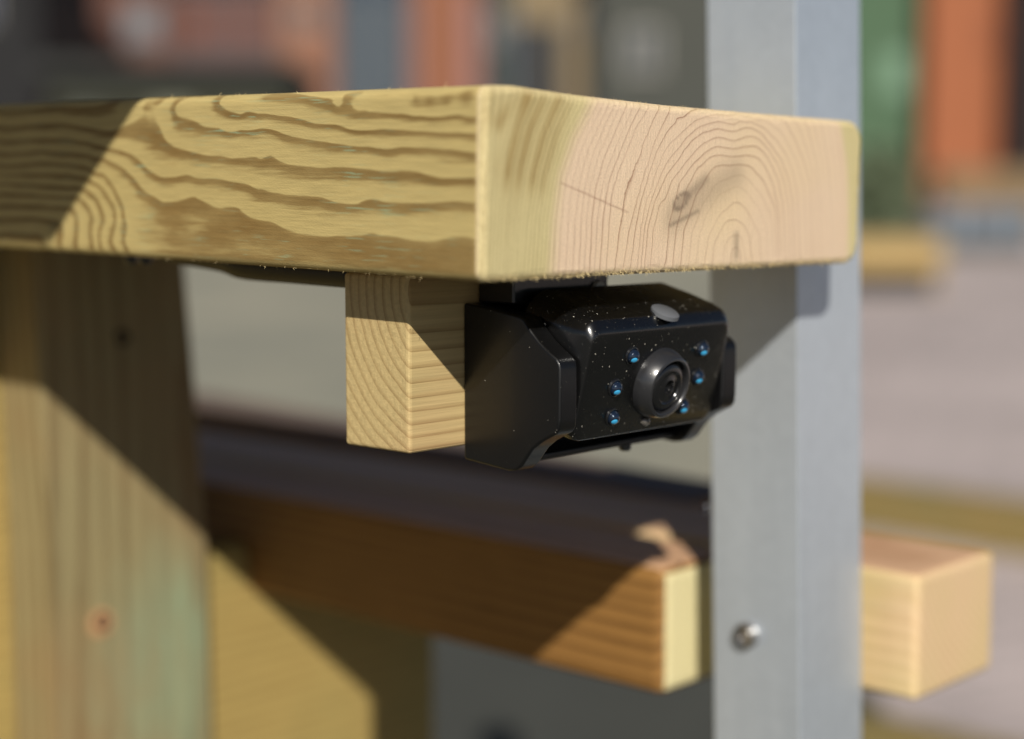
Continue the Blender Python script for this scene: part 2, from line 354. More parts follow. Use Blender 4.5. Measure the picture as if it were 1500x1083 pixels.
W, T = .1757, .048; PITCHP = R_(.97)     # the plank rises slightly towards its far end
def plank():
    # cross-section (x, z), counter-clockwise seen from -y; sides are sampled densely where the photo looks close
    def ztop(x):                                   # slight wane of the top face towards the back edge
        k = np.interp(x, [0, .012, .035, .075, .12, W], [.0478, .0482, .0470, .0458, .0452, .0446]); return k
    def arc(cx, cz, r, a0, a1, n): return [(cx + r * math.cos(R_(a)), cz + r * math.sin(R_(a))) for a in np.linspace(a0, a1, n)]
    r0, r1, r2 = .0026, .0030, .0065
    L = []
    L += arc(r0, r0, r0, 270, 180, 7)                                            # lower front edge
    L += [(0, z) for z in np.linspace(r0, .0478 - r1, 74)[1:-1]]                   # front
    L += arc(r1, .0478 - r1, r1, 180, 90, 8)                                       # upper front edge
    L += [(x, float(ztop(x))) for x in np.linspace(r1, W - r2, 120)[1:-1]]
    L += arc(W - r2, .0446 - r2, r2, 90, 0, 8)
    L += [(W, z) for z in np.linspace(.0446 - r2, r2, 40)[1:-1]]
    L += arc(W - r2, r2 - .0004, r2, 0, -90, 8)
    L += [(x, -.0004 * x / W) for x in np.linspace(W - r2, r0, 120)[1:-1]]
    L = np.array(L); n = len(L)
    cen = np.array([W / 2, .023])
    # inward offset directions for the rounded arris
    tang = np.roll(L, -1, 0) - np.roll(L, 1, 0); nrm = np.stack([tang[:, 1], -tang[:, 0]], 1); nrm /= np.linalg.norm(nrm, axis=1)[:, None]
    if np.mean(np.sum(nrm * (cen - L), 1)) < 0: nrm = -nrm
    ys = np.concatenate([np.linspace(.0022, .235, 250), np.linspace(.235, .5, 30)[1:], [.8, 1.35]])
    V, UVring, edge, sapv, brown, smud, crack, inner = [], [], [], [], [], [], [], []
    nside = len(ys)
    jit = rng.normal(0, .00009, (n, 8))
    for y in ys:
        for i in range(n): V.append((L[i, 0], y, L[i, 1]))
    aR = .0022; rings_round = []
    for j, a in enumerate(np.linspace(0, 90, 7)[1:]):
        ins = aR * (1 - math.cos(R_(a))); y = aR * (1 - math.sin(R_(a)))
        P = L + nrm * ins
        for i in range(n):
            k = abs(jit[i, j % 8]); V.append((P[i, 0] + nrm[i, 0] * k, y + jit[i, (j + 3) % 8], P[i, 1] + nrm[i, 1] * k))
        rings_round.append(j)
    nr = len(rings_round)
    Pin = L + nrm * aR
    tt = 1 - np.linspace(0, 1, 64)[1:-1] ** 1.0
    for t_ in tt:
        # shrink towards a spine segment rather than one point, so that the cells stay even
        sx = np.clip(Pin[:, 0], .022, W - .022); spine = np.stack([sx, np.full(n, .023)], 1)
        Q = spine + (Pin - spine) * t_
        for i in range(n): V.append((Q[i, 0], 0.0, Q[i, 1]))
    ncap = len(tt)
    V = np.array(V); F = []; MI = []
    tot = nside + nr + ncap
    order = list(range(nside - 1, -1, -1)) + list(range(nside, tot))       # from far end to the cap's spine
    for a, b in zip(order, order[1:]):
        for i in range(n):
            i2 = (i + 1) % n; F.append((a * n + i, a * n + i2, b * n + i2, b * n + i)); MI.append(0 if (a < nside and b < nside) else 1)
    # close the spine: pair the lower and upper halves by collapsing onto the spine line
    last = order[-1] * n
    mid = len(V); V = np.vstack([V, np.stack([np.clip(V[last:last + n, 0], .022, W - .022), np.zeros(n), np.full(n, .023)], 1)])
    for i in range(n):
        i2 = (i + 1) % n; F.append((last + i, last + i2, mid + i2, mid + i)); MI.append(1)
    F.append(tuple((nside - 1) * n + i for i in range(n))); MI.append(1)
    me = bpy.data.meshes.new('top_plank'); me.from_pydata(V.tolist(), [], F); me.materials.append(M_SIDE); me.materials.append(M_END)
    me.polygons.foreach_set('material_index', MI); me.polygons.foreach_set('use_smooth', [True] * len(F))
    # attributes
    NV = len(V); ring = np.zeros(NV); ed = np.zeros(NV); x, y, z = V.T
    isside = np.zeros(NV, bool); isside[:nside * n] = True
    ss = isside & (x < .004); ring[ss] = side_field(np.stack([np.clip(y[ss], 0, .30), z[ss]], 1))
    other = isside & ~ss; ring[other] = 40 * np.hypot(x[other] - .12, (z[other] - .005)) / .05 + y[other] * 2
    cap = ~isside; q = np.stack([x[cap], z[cap]], 1); ring[cap] = end_field(q)
    gx = (end_field(q + [2e-4, 0]) - end_field(q - [2e-4, 0])) / .4; gz = (end_field(q + [0, 2e-4]) - end_field(q - [0, 2e-4])) / .4
    grad = np.ones(NV); grad[cap] = np.clip(np.hypot(gx, gz), .12, 3)
    # worn pale arrises; lower front one also paler for the sun it catches
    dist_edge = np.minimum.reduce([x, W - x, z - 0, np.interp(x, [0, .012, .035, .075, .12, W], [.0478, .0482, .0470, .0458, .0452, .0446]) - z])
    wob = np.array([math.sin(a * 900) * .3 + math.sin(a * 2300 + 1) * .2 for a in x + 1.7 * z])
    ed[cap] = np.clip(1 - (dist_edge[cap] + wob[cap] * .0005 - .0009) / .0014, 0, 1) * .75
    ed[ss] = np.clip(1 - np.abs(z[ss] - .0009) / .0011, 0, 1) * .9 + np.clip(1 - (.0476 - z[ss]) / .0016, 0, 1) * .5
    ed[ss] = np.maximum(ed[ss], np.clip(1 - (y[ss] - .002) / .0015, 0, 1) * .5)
    p = ring.copy(); sap = np.zeros(NV)
    left = x < .11
    sap[cap] = np.where(left[cap], np.clip((p[cap] - 24.6) / 3.0, 0, 1), np.clip((p[cap] - 20.3) / .9, 0, 1))
    def pix(px, py): h = hit(px, py, 1, 0.0); return np.array([h.x, h.z])
    def seg_d(a, b):
        a = pix(*a); b = pix(*b); d = b - a; u = np.clip(((q - a) @ d) / (d @ d), 0, 1); return np.linalg.norm(q - (a + u[:, None] * d), axis=1), u
    br = np.zeros(NV)
    d1, u1 = seg_d((775, 150), (748, 250)); d2, u2 = seg_d((815, 150), (785, 260)); d3, _ = seg_d((722, 140), (718, 175)); d4, _ = seg_d((728, 180), (760, 140))
    st = .5 + .5 * np.sin(p[cap] * 2.1 + 1)
    br[cap] = np.clip(np.exp(-(d1 / .005) ** 2) * .9 + np.exp(-(d2 / .0042) ** 2) * .75 + .8 * np.exp(-(d3 / .0028) ** 2) + .5 * np.exp(-(d4 / .0022) ** 2), 0, 1) * (.35 + .65 * st)
    sm = np.zeros(NV); d, u = seg_d((985, 318), (1075, 255)); sm[cap] += .36 * np.exp(-(d / .0052) ** 2)
    d, _ = seg_d((1005, 287), (1032, 262)); sm[cap] += .35 * np.exp(-(d / .0016) ** 2)
    d, _ = seg_d((980, 331), (1022, 309)); sm[cap] += .4 * np.exp(-(d / .0006) ** 2)
    ce = pix(996, 295); ang = q - ce; A = R_(30); e1 = ang[:, 0] * math.cos(A) + ang[:, 1] * math.sin(A); e2 = -ang[:, 0] * math.sin(A) + ang[:, 1] * math.cos(A)
    rr = np.sqrt((e1 / .0034) ** 2 + (e2 / .0019) ** 2); sm[cap] += .45 * np.exp(-((rr - 1) / .26) ** 2) + .25 * (rr < 1)
    d, _ = seg_d((1078, 375), (1078, 345)); sm[cap] += .55 * np.exp(-(d / .0012) ** 2)
    ck = np.zeros(NV); d, u = seg_d((820, 268), (918, 311)); ck[cap] = np.exp(-(d / .00022) ** 2) * .5 * (u > 0) * (u < 1)
    inn = np.ones(NV); inn[cap] = np.interp(p[cap], [0, 3, 6.2, 7.2, 15, 24, 30], [.7, .7, .42, 1.0, 1.0, .7, 1.0])
    inn[cap] *= np.where(left[cap], 1, np.interp(p[cap], [7, 12, 15, 17], [1, .9, .7, .5]))
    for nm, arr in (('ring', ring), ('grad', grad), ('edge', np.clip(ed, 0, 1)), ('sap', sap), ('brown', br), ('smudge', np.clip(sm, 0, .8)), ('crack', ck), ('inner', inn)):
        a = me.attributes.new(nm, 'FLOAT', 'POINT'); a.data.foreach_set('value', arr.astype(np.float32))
    return link('top_plank', me, None)
pl = bpart(plank()); pl.rotation_euler.x = PITCHP; pl['label'] = 'thick knotty plank with sawn end grain showing growth rings'

def fibres(name, spots, parent):
    """tiny torn wood fibres along sawn arrises: (point, direction, length, half width)"""
    V, F = [], []
    for p, d, ln, hw in spots:
        p = Vector(p); d = Vector(d).normalized(); s = d.cross(Vector((random.gauss(0, 1), random.gauss(0, 1), random.gauss(0, 1)))).normalized() * hw
        b = Vector((random.gauss(0, 1), random.gauss(0, 1), random.gauss(0, 1))) * ln * .12; i = len(V)
        V += [p - s, p + s, p + d * ln * .55 + b - s * .7, p + d * ln * .55 + b + s * .7, p + d * ln + b * 2.2]
        F += [(i, i + 1, i + 3, i + 2), (i + 2, i + 3, i + 4)]
    me = bpy.data.meshes.new(name); me.from_pydata(V, [], F); o = link(name, me, M_FIB); o.parent = parent
    o['kind'] = 'stuff'; return o
sp = []
for _ in range(2600):                     # lower arris of the sawn end
    x = random.uniform(.001, W - .006); sp.append(((x, random.uniform(.0, .0014), random.uniform(.0002, .0016)), (random.gauss(0, .5), -.5 + random.gauss(0, .4), -1), abs(random.gauss(.00035, .0003)) + .00015, .00006))
for _ in range(500):                      # upper arris of the sawn end
    x = random.uniform(.002, W - .006); z = float(np.interp(x, [0, .012, .035, .075, .12, W], [.0478, .0482, .0470, .0458, .0452, .0446]))
    sp.append(((x, random.uniform(.0004, .0016), z - random.uniform(0.0002, .0007)), (random.gauss(0, .6), -.4, 1), abs(random.gauss(.00025, .0002)) + .0001, .00005))
for _ in range(140):                      # lower edge of the long face
    y = random.uniform(.001, .22); sp.append(((random.uniform(.0004, .0016), y, random.uniform(.0001, .0005)), (random.gauss(-.2, .3), random.gauss(0, 1.2), -.6), abs(random.gauss(.0003, .0003)) + .0001, .00005))
for _ in range(420):                      # the corner where long face and sawn end meet
    z = random.uniform(.001, .046); sp.append(((random.uniform(.0002, .0012), random.uniform(.0002, .0012), z), (-1 + random.gauss(0, .4), -.6 + random.gauss(0, .4), random.gauss(0, .6)), abs(random.gauss(.0003, .0002)) + .0001, .00005))
for _ in range(28):                       # a few standing up from the top edge
    y = random.uniform(.01, .16); sp.append(((random.uniform(.001, .004), y, .0475), (random.gauss(0, .6), random.gauss(0, .6), 1), abs(random.gauss(.0008, .0006)) + .0002, .00006))
fibres('torn_fibres', sp, pl)

M_BLOCK = wood('batten_wood', 'X', (.026, -.004), .0034, lin(210, 186, 132), lin(140, 108, 64), tint=lin(218, 170, 128), tintamt=.45, seed=3.1, wob=.22, thin=.16, late_amt=.6)
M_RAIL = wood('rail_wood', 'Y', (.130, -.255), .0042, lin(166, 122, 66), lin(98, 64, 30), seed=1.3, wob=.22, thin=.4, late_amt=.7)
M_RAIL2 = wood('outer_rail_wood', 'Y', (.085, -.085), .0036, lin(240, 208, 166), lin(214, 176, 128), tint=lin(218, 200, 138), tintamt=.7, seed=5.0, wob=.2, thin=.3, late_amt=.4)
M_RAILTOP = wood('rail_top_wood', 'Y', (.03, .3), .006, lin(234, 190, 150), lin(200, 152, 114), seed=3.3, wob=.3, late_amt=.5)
M_RAILEND = wood('rail_end_wood', 'Y', (.20, -.16), .0022, lin(246, 236, 188), lin(222, 204, 146), seed=2.0, wob=.08)
M_LEG = wood('leg_wood', 'Z', (.17, .40), .0065, lin(164, 151, 110), lin(112, 91, 58), tint=lin(160, 126, 86), tintamt=.6, seed=8.2, wob=.5, stain=lin(150, 176, 144), late_amt=.6)
M_CROSS = wood('cross_rail_wood', 'X', (.37, -.30), .0052, lin(186, 161, 98), lin(146, 118, 66), tint=lin(150, 142, 88), tintamt=.6, seed=4.4, wob=.6, late_amt=.3)
M_TABLE = wood('upper_board_wood', 'Y', (-.1, .1), .004, lin(205, 178, 112), lin(122, 88, 42), seed=9, wob=.15)

def beam(name, lo, hi, mat, bev=.0022, endmat=None, seg=3):
    bm = box_bm(lo, hi, bev, seg); o = from_bm(name, bm, mat)
    if endmat:
        o.data.materials.append(endmat)
        for p in o.data.polygons:
            if p.normal.y < -.8: p.material_index = 1
    return bpart(o)
# batten under the plank, running across it
o = beam('batten', (.0165, .0432, -.0490), (.0885, .0695, -.0002), M_BLOCK, .0011); o['label'] = 'short square batten fixed under the plank, end grain showing'
# lower rails
def rail(lo, hi, mat, bev, endmat=None, rot=0):
    o = beam('rail', (0, 0, lo[2]), (hi[0] - lo[0], hi[1] - lo[1], hi[2]), mat, bev, endmat)
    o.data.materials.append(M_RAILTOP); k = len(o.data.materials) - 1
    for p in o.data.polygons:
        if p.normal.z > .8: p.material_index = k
    o.location = (lo[0], lo[1], 0); o.rotation_euler.z = -R_(rot); return o
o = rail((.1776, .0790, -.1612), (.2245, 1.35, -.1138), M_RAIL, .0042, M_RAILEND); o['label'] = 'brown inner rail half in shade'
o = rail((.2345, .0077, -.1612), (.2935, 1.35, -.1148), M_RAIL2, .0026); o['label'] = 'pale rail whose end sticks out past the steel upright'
o = rail((.301, .158, -.1620), (.352, 1.20, -.1155), M_RAIL, .0040, None, 6.5); o.data.materials[1] = plain('shaded_rail_top', lin(116, 98, 86), .8, var=.2, sc=30)  # third rail's top coloured dark to stand in for shade
# leg and boards at the left
lp = [(.0690, GZ), (.1475, GZ), (.1475, -.22), (.1466, -.133), (.1425, -.065), (.1392, .0035), (.0650, .0035), (.0690, -.12)]
bm = bmesh.new(); fa = [bm.verts.new((x, .310, z)) for x, z in lp]; fb = [bm.verts.new((x, .342, z)) for x, z in lp]
bm.faces.new(fa); bm.faces.new(fb[::-1])
for i in range(len(lp)): bm.faces.new((fa[i], fb[i], fb[(i + 1) % len(lp)], fa[(i + 1) % len(lp)]))
bmesh.ops.bevel(bm, geom=[e for e in bm.edges if abs(e.verts[0].co.y - e.verts[1].co.y) < .001], offset=.003, segments=3, affect='EDGES')
leg = bpart(from_bm('leg', bm, M_LEG))
beam('leg_board', (-.14, .3435, GZ), (.078, .372, -.0006), M_CROSS, .003)
bm = bmesh.new(); add = [(.1485, -.34), (.298, -.34), (.298, -.1626), (.1770, -.1626), (.1770, -.138), (.1485, -.138)]
fa = [bm.verts.new((x, .318, z)) for x, z in add]; fb = [bm.verts.new((x, .346, z)) for x, z in add]
bm.faces.new(fa); bm.faces.new(fb[::-1])
for i in range(6): bm.faces.new((fa[i], fb[i], fb[(i + 1) % 6], fa[(i + 1) % 6]))
bmesh.ops.bevel(bm, geom=bm.edges[:], offset=.0025, segments=2, affect='EDGES')
bpart(from_bm('cross_rail', bm, M_CROSS))
# far leg and the board above the frame whose end shades the plank
beam('leg', (.0705, 1.20, GZ), (.1475, 1.232, -.0006), M_LEG, .003)
beam('cross_rail', (.0785, 1.2335, -.340), (.330, 1.262, -.1630), M_CROSS, .003)
ZT = .20; YT = .1394 - (ZT - .0509) / .86
beam('upper_board', (-.2145, YT, ZT), (-.045, 1.35, ZT + .048), M_TABLE, .003)
for yy in (.42, 1.10): beam('upper_leg', (-.205, yy, GZ), (-.1425, yy + .045, ZT - .0004), M_LEG, .003)

# screws and holes of the left leg
M_SCREW = plain('dark_screw', (.03, .025, .02, 1), .5, .6)
def screw(p, r, mat, parent, sub='screw'):
    M = Matrix.Translation(p) @ Vector((0, -1, 0)).to_track_quat('Z', 'X').to_matrix().to_4x4()
    o = lathe(sub, [(0, -.0005), (r * .45, -.0004), (r * .5, .0006), (r * .9, .0012), (r, .0005), (r, -.002)], mat, None, M, 20)
    return bpart(o)
screw((.106, .310, -.038), .0034, M_SCREW, leg)
bpart(lathe('bare_knot', [(0, .0004), (.004, .0005), (.0062, .0003), (.0072, -.001)], plain('raw_knot', lin(178, 140, 98), .8, var=.3, sc=200), None, Matrix.Translation((.092, .310, -.158)) @ Vector((0, -1, 0)).to_track_quat('Z', 'X').to_matrix().to_4x4(), 24))
screw((.092, .3096, -.157), .0034, plain('rusty_screw', lin(110, 78, 58), .6, .3), leg)

# ------------------------------------------------------------------ steel upright
def steel():
    t = NT('galvanised_steel'); oc = t.coord()
    n = t.noise(t.scale(oc, (1, 1, .06)), 160, 4, .6); m = t.noise(oc, 28, 3)
    sp_ = t.vor(oc, 260, out='Color')
    bw = t.node('ShaderNodeRGBToBW'); t.l.new(sp_, bw.inputs[0])
    f = t.math('ADD', t.math('MULTIPLY', n, .10), t.math('ADD', t.math('MULTIPLY', m, .10), t.math('MULTIPLY', bw.outputs[0], .05)))
    c = t.ramp(f, [(.05, (.66, .72, .79, 1)), (.25, (.82, .89, .97, 1))])
    t.set(Base_Color=c, Metallic=.62, Roughness=t.math('MULTIPLY_ADD', n, .16, .27))
    t.bump(n, .0002, .25); return t.m
M_STEEL = steel()
def upright():
    bm = box_bm((0, 0, 0), (.0405, .0358, 1.00), .0004, 2)
    o = from_bm('steel_upright', bm, M_STEEL); o.location = (.1768, .0229 + .0010, GZ); return o
up = upright(); up.rotation_euler.x = R_(-1.6); up.location.y = .0229 - math.tan(R_(1.6)) * .66
bpart(up); up['label'] = 'square galvanised steel upright behind the plank end'
Mb = Matrix.Translation((.1766, .0414, -.1307)) @ Vector((-1, 0, 0)).to_track_quat('Z', 'Y').to_matrix().to_4x4()
bpart(lathe('bolt', [(0, .0012), (.0016, .0012), (.0019, .0030), (.0036, .0034), (.0043, .0026), (.0046, .001), (.0046, -.001)], plain('bolt_steel', (.38, .36, .34, 1), .3, .9), None, Mb, 24))
for zz in (-.45, -.62):
    Mb = Matrix.Translation((.1766, .046, zz)) @ Vector((-1, 0, 0)).to_track_quat('Z', 'Y').to_matrix().to_4x4()
    bpart(lathe('bolt', [(0, .0012), (.0016, .0012), (.0019, .0030), (.0036, .0034), (.0043, .0026), (.0046, .001), (.0046, -.001)], bpy.data.materials['bolt_steel'], None, Mb, 24))

# ------------------------------------------------------------------ reversing camera under the plank
def black(name, rough, dust=1.0, base=.003, sc=1.0, coat=.8):
    t = NT(name); oc = t.coord()
    # scattered pale dust specks: small cells, only some of them filled
    n = t.node('ShaderNodeTexVoronoi'); t.l.new(oc, n.inputs['Vector']); n.inputs['Scale'].default_value = 620 * sc
    bw = t.node('ShaderNodeSeparateColor'); t.l.new(n.outputs['Color'], bw.inputs[0])
    pick = t.math('GREATER_THAN', bw.outputs[0], 1 - .04 * dust)
    size = t.math('MULTIPLY_ADD', t.math('POWER', bw.outputs[1], 3.0), .20, .055)
    speck = t.math('MULTIPLY', pick, t.math('LESS_THAN', n.outputs['Distance'], size))
    clump = t.ramp(t.noise(oc, 90, 2), [(.42, .1), (.62, 1)])
    speck = t.math('MULTIPLY', speck, t.math('GREATER_THAN', clump, .35))
    n2 = t.node('ShaderNodeTexVoronoi'); t.l.new(oc, n2.inputs['Vector']); n2.inputs['Scale'].default_value = 1500
    b2 = t.node('ShaderNodeSeparateColor'); t.l.new(n2.outputs['Color'], b2.inputs[0])
    fine = t.math('MULTIPLY', t.math('GREATER_THAN', b2.outputs[0], 1 - .05 * dust), t.math('LESS_THAN', n2.outputs['Distance'], .22))
    haze = t.math('MULTIPLY', t.ramp(t.noise(oc, 40, 4), [(.45, 0), (.75, 1)]), .002 * dust)
    base_c = t.mix(haze, (base, base, base * 1.08, 1), (.5, .48, .42, 1))
    c = t.mix(t.math('MULTIPLY', fine, .06), base_c, (.5, .48, .43, 1)); c = t.mix(speck, c, (.72, .70, .64, 1))
    t.set(Base_Color=c, Roughness=t.math('MULTIPLY_ADD', t.noise(oc, 60, 3), .12, rough - .05)); t.b.inputs['Specular IOR Level'].default_value = .5; t.b.inputs['IOR'].default_value = 1.5; t.b.inputs['Coat Weight'].default_value = coat; t.b.inputs['Coat Roughness'].default_value = .16
    t.bump(t.noise(oc, 2500, 2), .00012, .12)
    return t.m
M_BLK = black('black_plastic', .26, 2.0); M_BRK = black('bracket_black', .38, .55, coat=.2); M_DARK = black('black_steel', .45, .3); M_CAB = plain('black_cable', (.004, .004, .004, 1), .5)
CX = .0788
cam = tag(empty('reversing_camera', (CX, .0432, -.052)), 'small black reversing camera with six infrared lamps hung under the plank', 'camera')
def cpart(o):
    o.parent = cam; o.matrix_parent_inverse = Matrix.Translation(cam.location).inverted(); return o
prof = [(43.1, -8.6), (33, -9.6), (21.5, -11.4), (20.0, -12.2), (17.6, -15.2), (14.6, -18.0), (11.2, -20.4), (8.6, -22.0), (7.5, -23.2), (7.2, -25.0), (7.2, -31), (7.3, -38.5), (7.6, -41), (8.6, -42.4), (11, -43.6), (14, -45.2), (17, -47.4), (19.2, -50.0), (21, -52.4), (23.2, -53.9), (26, -54.3), (43.1, -52.8)]
prof = [(a / 1000, b / 1000) for a, b in prof]
b_ = empty('bracket', (CX, .0432, -.052)); cpart(b_)
def kpart(o, par=b_):
    o.parent = par; o.matrix_parent_inverse = Matrix.Translation(par.location).inverted() if par.parent is None else Matrix.Translation(cam.location).inverted(); return o
bm = bmesh.new()
def add_prism(bm, prof, x0, x1):
    a = [bm.verts.new((x0, y, z)) for y, z in prof]; b = [bm.verts.new((x1, y, z)) for y, z in prof]
    bm.faces.new(a); bm.faces.new(b[::-1]); n = len(prof)
    for i in range(n): bm.faces.new((a[i], b[i], b[(i + 1) % n], a[(i + 1) % n]))
bpy.data.objects.remove(b_)
add_prism(bm, prof, .0375, .0448); add_prism(bm, prof, .1117, .119)
def add_box(bm, lo, hi):
    c = bmesh.ops.create_cube(bm, size=1)['verts']
    for v in c: v.co = Vector([lo[i] + (v.co[i] + .5) * (hi[i] - lo[i]) for i in range(3)])
add_box(bm, (.0446, .0375, -.0525), (.1119, .0430, -.0090))
add_box(bm, (.0446, .0245, -.0527), (.1119, .0380, -.0505))
br = from_bm('bracket', bm, M_BRK, None, True); m = br.modifiers.new('bevel', 'BEVEL'); m.width = .0008; m.segments = 3; m.limit_method = 'ANGLE'; m.angle_limit = R_(35); m.harden_normals = True
cpart(br)
# tilted camera body
TILT = R_(14.5)
n_ = Vector((0, -math.cos(TILT), -math.sin(TILT))); v_ = Vector((0, -math.sin(TILT), math.cos(TILT))); O_ = Vector((.0780, .0068, -.0298))
MF = Matrix(((1, v_.x, n_.x, O_.x), (0, v_.y, n_.y, O_.y), (0, v_.z, n_.z, O_.z), (0, 0, 0, 1)))    # local (u, v, w) -> world
def outline(u0, u1, v0, v1, rt, rb, n=8):
    P = []
    for cx, cy, r, a0 in ((u1 - rt, v1 - rt, rt, 0), (u0 + rt, v1 - rt, rt, 90), (u0 + rb, v0 + rb, rb, 180), (u1 - rb, v0 + rb, rb, 270)):
        for k in range(n): a = R_(a0 + 90 * k / (n - 1)); P.append((cx + r * math.cos(a), cy + r * math.sin(a)))
    return P
def loft(name, secs, mat, cap0=True, cap1=True, M=MF):
    bm = bmesh.new(); rings = [[bm.verts.new(M @ Vector((u, v, w))) for u, v in P] for P, w in secs]; n = len(rings[0])
    for a, b in zip(rings, rings[1:]):
        for i in range(n): bm.faces.new((a[i], a[(i + 1) % n], b[(i + 1) % n], b[i]))
    if cap0: bm.faces.new(rings[0][::-1])
    if cap1: bm.faces.new(rings[-1])
    return from_bm(name, bm, mat, None, True)
mm = .001
secs = []
for u0, u1, v0, v1, rt, rb, wv in ((-33.0, 33.6, -16.8, 19.6, 8, 5, -24), (-33.0, 33.6, -16.9, 19.4, 7.5, 5, -14), (-32.7, 33.4, -17.0, 18.6, 6.0, 4.6, -6), (-32.2, 33.0, -17.0, 17.8, 4.8, 4.4, -3.2),
                               (-31.9, 32.7, -17.0, 17.2, 4.2, 4.2, -2.3), (-31.4, 32.2, -16.8, 15.4, 3.8, 4.0, -.7), (-31.0, 31.8, -16.5, 14.6, 3.4, 3.8, -.15), (-30.4, 31.2, -16.0, 13.8, 3.2, 3.6, 0)):
    secs.append(([(u * mm, v * mm) for u, v in outline(u0, u1, v0, v1, rt, rb)], wv * mm))
body = cpart(loft('housing', secs, M_BLK)); m = body.modifiers.new('es', 'EDGE_SPLIT'); m.split_angle = R_(48)
# lens
LU, LV = .0016, -.0020
ML = MF @ Matrix.Translation((LU, LV, 0))
M_RING = black('lens_ring_black', .33, .5, .022); M_GLOSS = black('lens_dome_black', .2, .35, .008)
ring = cpart(lathe('lens_ring', [(.0104, -.0005), (.0103, .0012), (.0100, .0022), (.0090, .0048), (.0087, .0051), (.0082, .0052), (.0079, .0050), (.0077, .0044), (.0076, .0030), (.0072, .0028)], M_RING, None, ML, 64))
dome = cpart(lathe('lens_dome', [(.0074, .0028), (.0073, .0034), (.0068, .0042), (.0060, .0047), (.0050, .0049), (.0047, .0047), (.0045, .0043), (.0028, .0044), (.0024, .0047), (.0021, .0047), (.0019, .0042), (.0018, .0034), (0, .0034)], M_GLOSS, None, ML, 64))
tg = NT('lens_glass'); tg.set(Base_Color=(.012, .006, .008, 1), Roughness=.03); tg.b.inputs['Coat Weight'].default_value = 1; tg.b.inputs['Coat Roughness'].default_value = .02
g = lathe('lens_glass', [(.00175, .0035), (.0014, .0040), (.0008, .0043), (0, .0044)], tg.m, None, ML, 32); g.parent = dome; g.matrix_parent_inverse = Matrix.Translation(cam.location).inverted() @ Matrix.Identity(4)
g.parent = cam
# infrared lamps
tl = NT('lamp_dome'); tl.set(Base_Color=(.012, .022, .045, 1), Roughness=.08, Metallic=.35); tl.b.inputs['Coat Weight'].default_value = 1; tl.b.inputs['Coat Roughness'].default_value = .03
tc = NT('lamp_glint'); tc.set(Base_Color=lin(60, 165, 215), Roughness=.25); tc.b.inputs['Coat Weight'].default_value = 1
LEDS = [(-12.9, 7.1), (-17.5, -1.9), (-15.9, -10.7), (19.7, 6.8), (20.5, -1.9), (16.2, -10.6)]
def dome_prof(r, h0, n=8): return [(r, -.001)] + [(r * math.cos(R_(a)), h0 + r * .95 * math.sin(R_(a))) for a in np.linspace(0, 88, n)] + [(0, h0 + r * .95)]
def lamp(u, v, r=.0021):
    M = MF @ Matrix.Translation((u * mm, v * mm, 0))
    L = cpart(lathe('infrared_lamp', dome_prof(r, .0004), tl.m, None, M, 24))
    sock = lathe('lamp_socket', [(r * 1.02, .0002), (r * 1.10, .0006), (r * 1.22, .0005), (r * 1.3, .00015), (r * 1.32, -.0003)], M_GLOSS, None, M, 24)
    # blue glint at the dome's lower left, coloured on as a raised patch
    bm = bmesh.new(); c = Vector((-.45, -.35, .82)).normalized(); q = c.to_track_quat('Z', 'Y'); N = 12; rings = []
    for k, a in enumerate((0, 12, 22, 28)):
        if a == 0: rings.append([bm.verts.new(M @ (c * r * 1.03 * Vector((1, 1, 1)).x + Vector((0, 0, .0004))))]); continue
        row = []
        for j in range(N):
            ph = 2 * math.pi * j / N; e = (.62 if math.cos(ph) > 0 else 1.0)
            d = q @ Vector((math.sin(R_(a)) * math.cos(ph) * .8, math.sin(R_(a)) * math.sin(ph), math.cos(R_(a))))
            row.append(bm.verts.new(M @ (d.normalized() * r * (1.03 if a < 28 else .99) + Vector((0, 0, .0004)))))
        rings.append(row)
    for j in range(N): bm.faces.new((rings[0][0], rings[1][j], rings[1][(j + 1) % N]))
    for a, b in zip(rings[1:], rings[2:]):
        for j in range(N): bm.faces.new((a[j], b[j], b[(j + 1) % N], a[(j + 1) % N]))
    glint = from_bm('blue_glint', bm, tc.m, None, True)
    for s in (sock, glint):
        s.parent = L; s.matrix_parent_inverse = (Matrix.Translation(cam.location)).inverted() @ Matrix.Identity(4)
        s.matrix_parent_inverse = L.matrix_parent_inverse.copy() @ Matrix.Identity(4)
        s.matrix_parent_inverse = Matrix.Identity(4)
    return L
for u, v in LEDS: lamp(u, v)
tS = NT('sensor_clear'); tS.set(Base_Color=(.10, .09, .08, 1), Roughness=.1); tS.b.inputs['Coat Weight'].default_value = 1
cpart(lathe('light_sensor', dome_prof(.0015, 0, 6), tS.m, None, MF @ Matrix.Translation((.0001, -.0136, 0)), 20))
# pale round plug on the sloping top
po = Vector((.0800, .0045, -.0108)) - Vector((0, -.42, .9)) * .0007
cpart(lathe('screw_plug', [(0, .0006), (.0036, .0005), (.0042, .0001), (.0043, -.001)], plain('grey_plug', lin(100, 102, 106), .4), None, Matrix.Translation(po) @ Vector((0, -.42, .9)).to_track_quat('Z', 'Y').to_matrix().to_4x4(), 28))
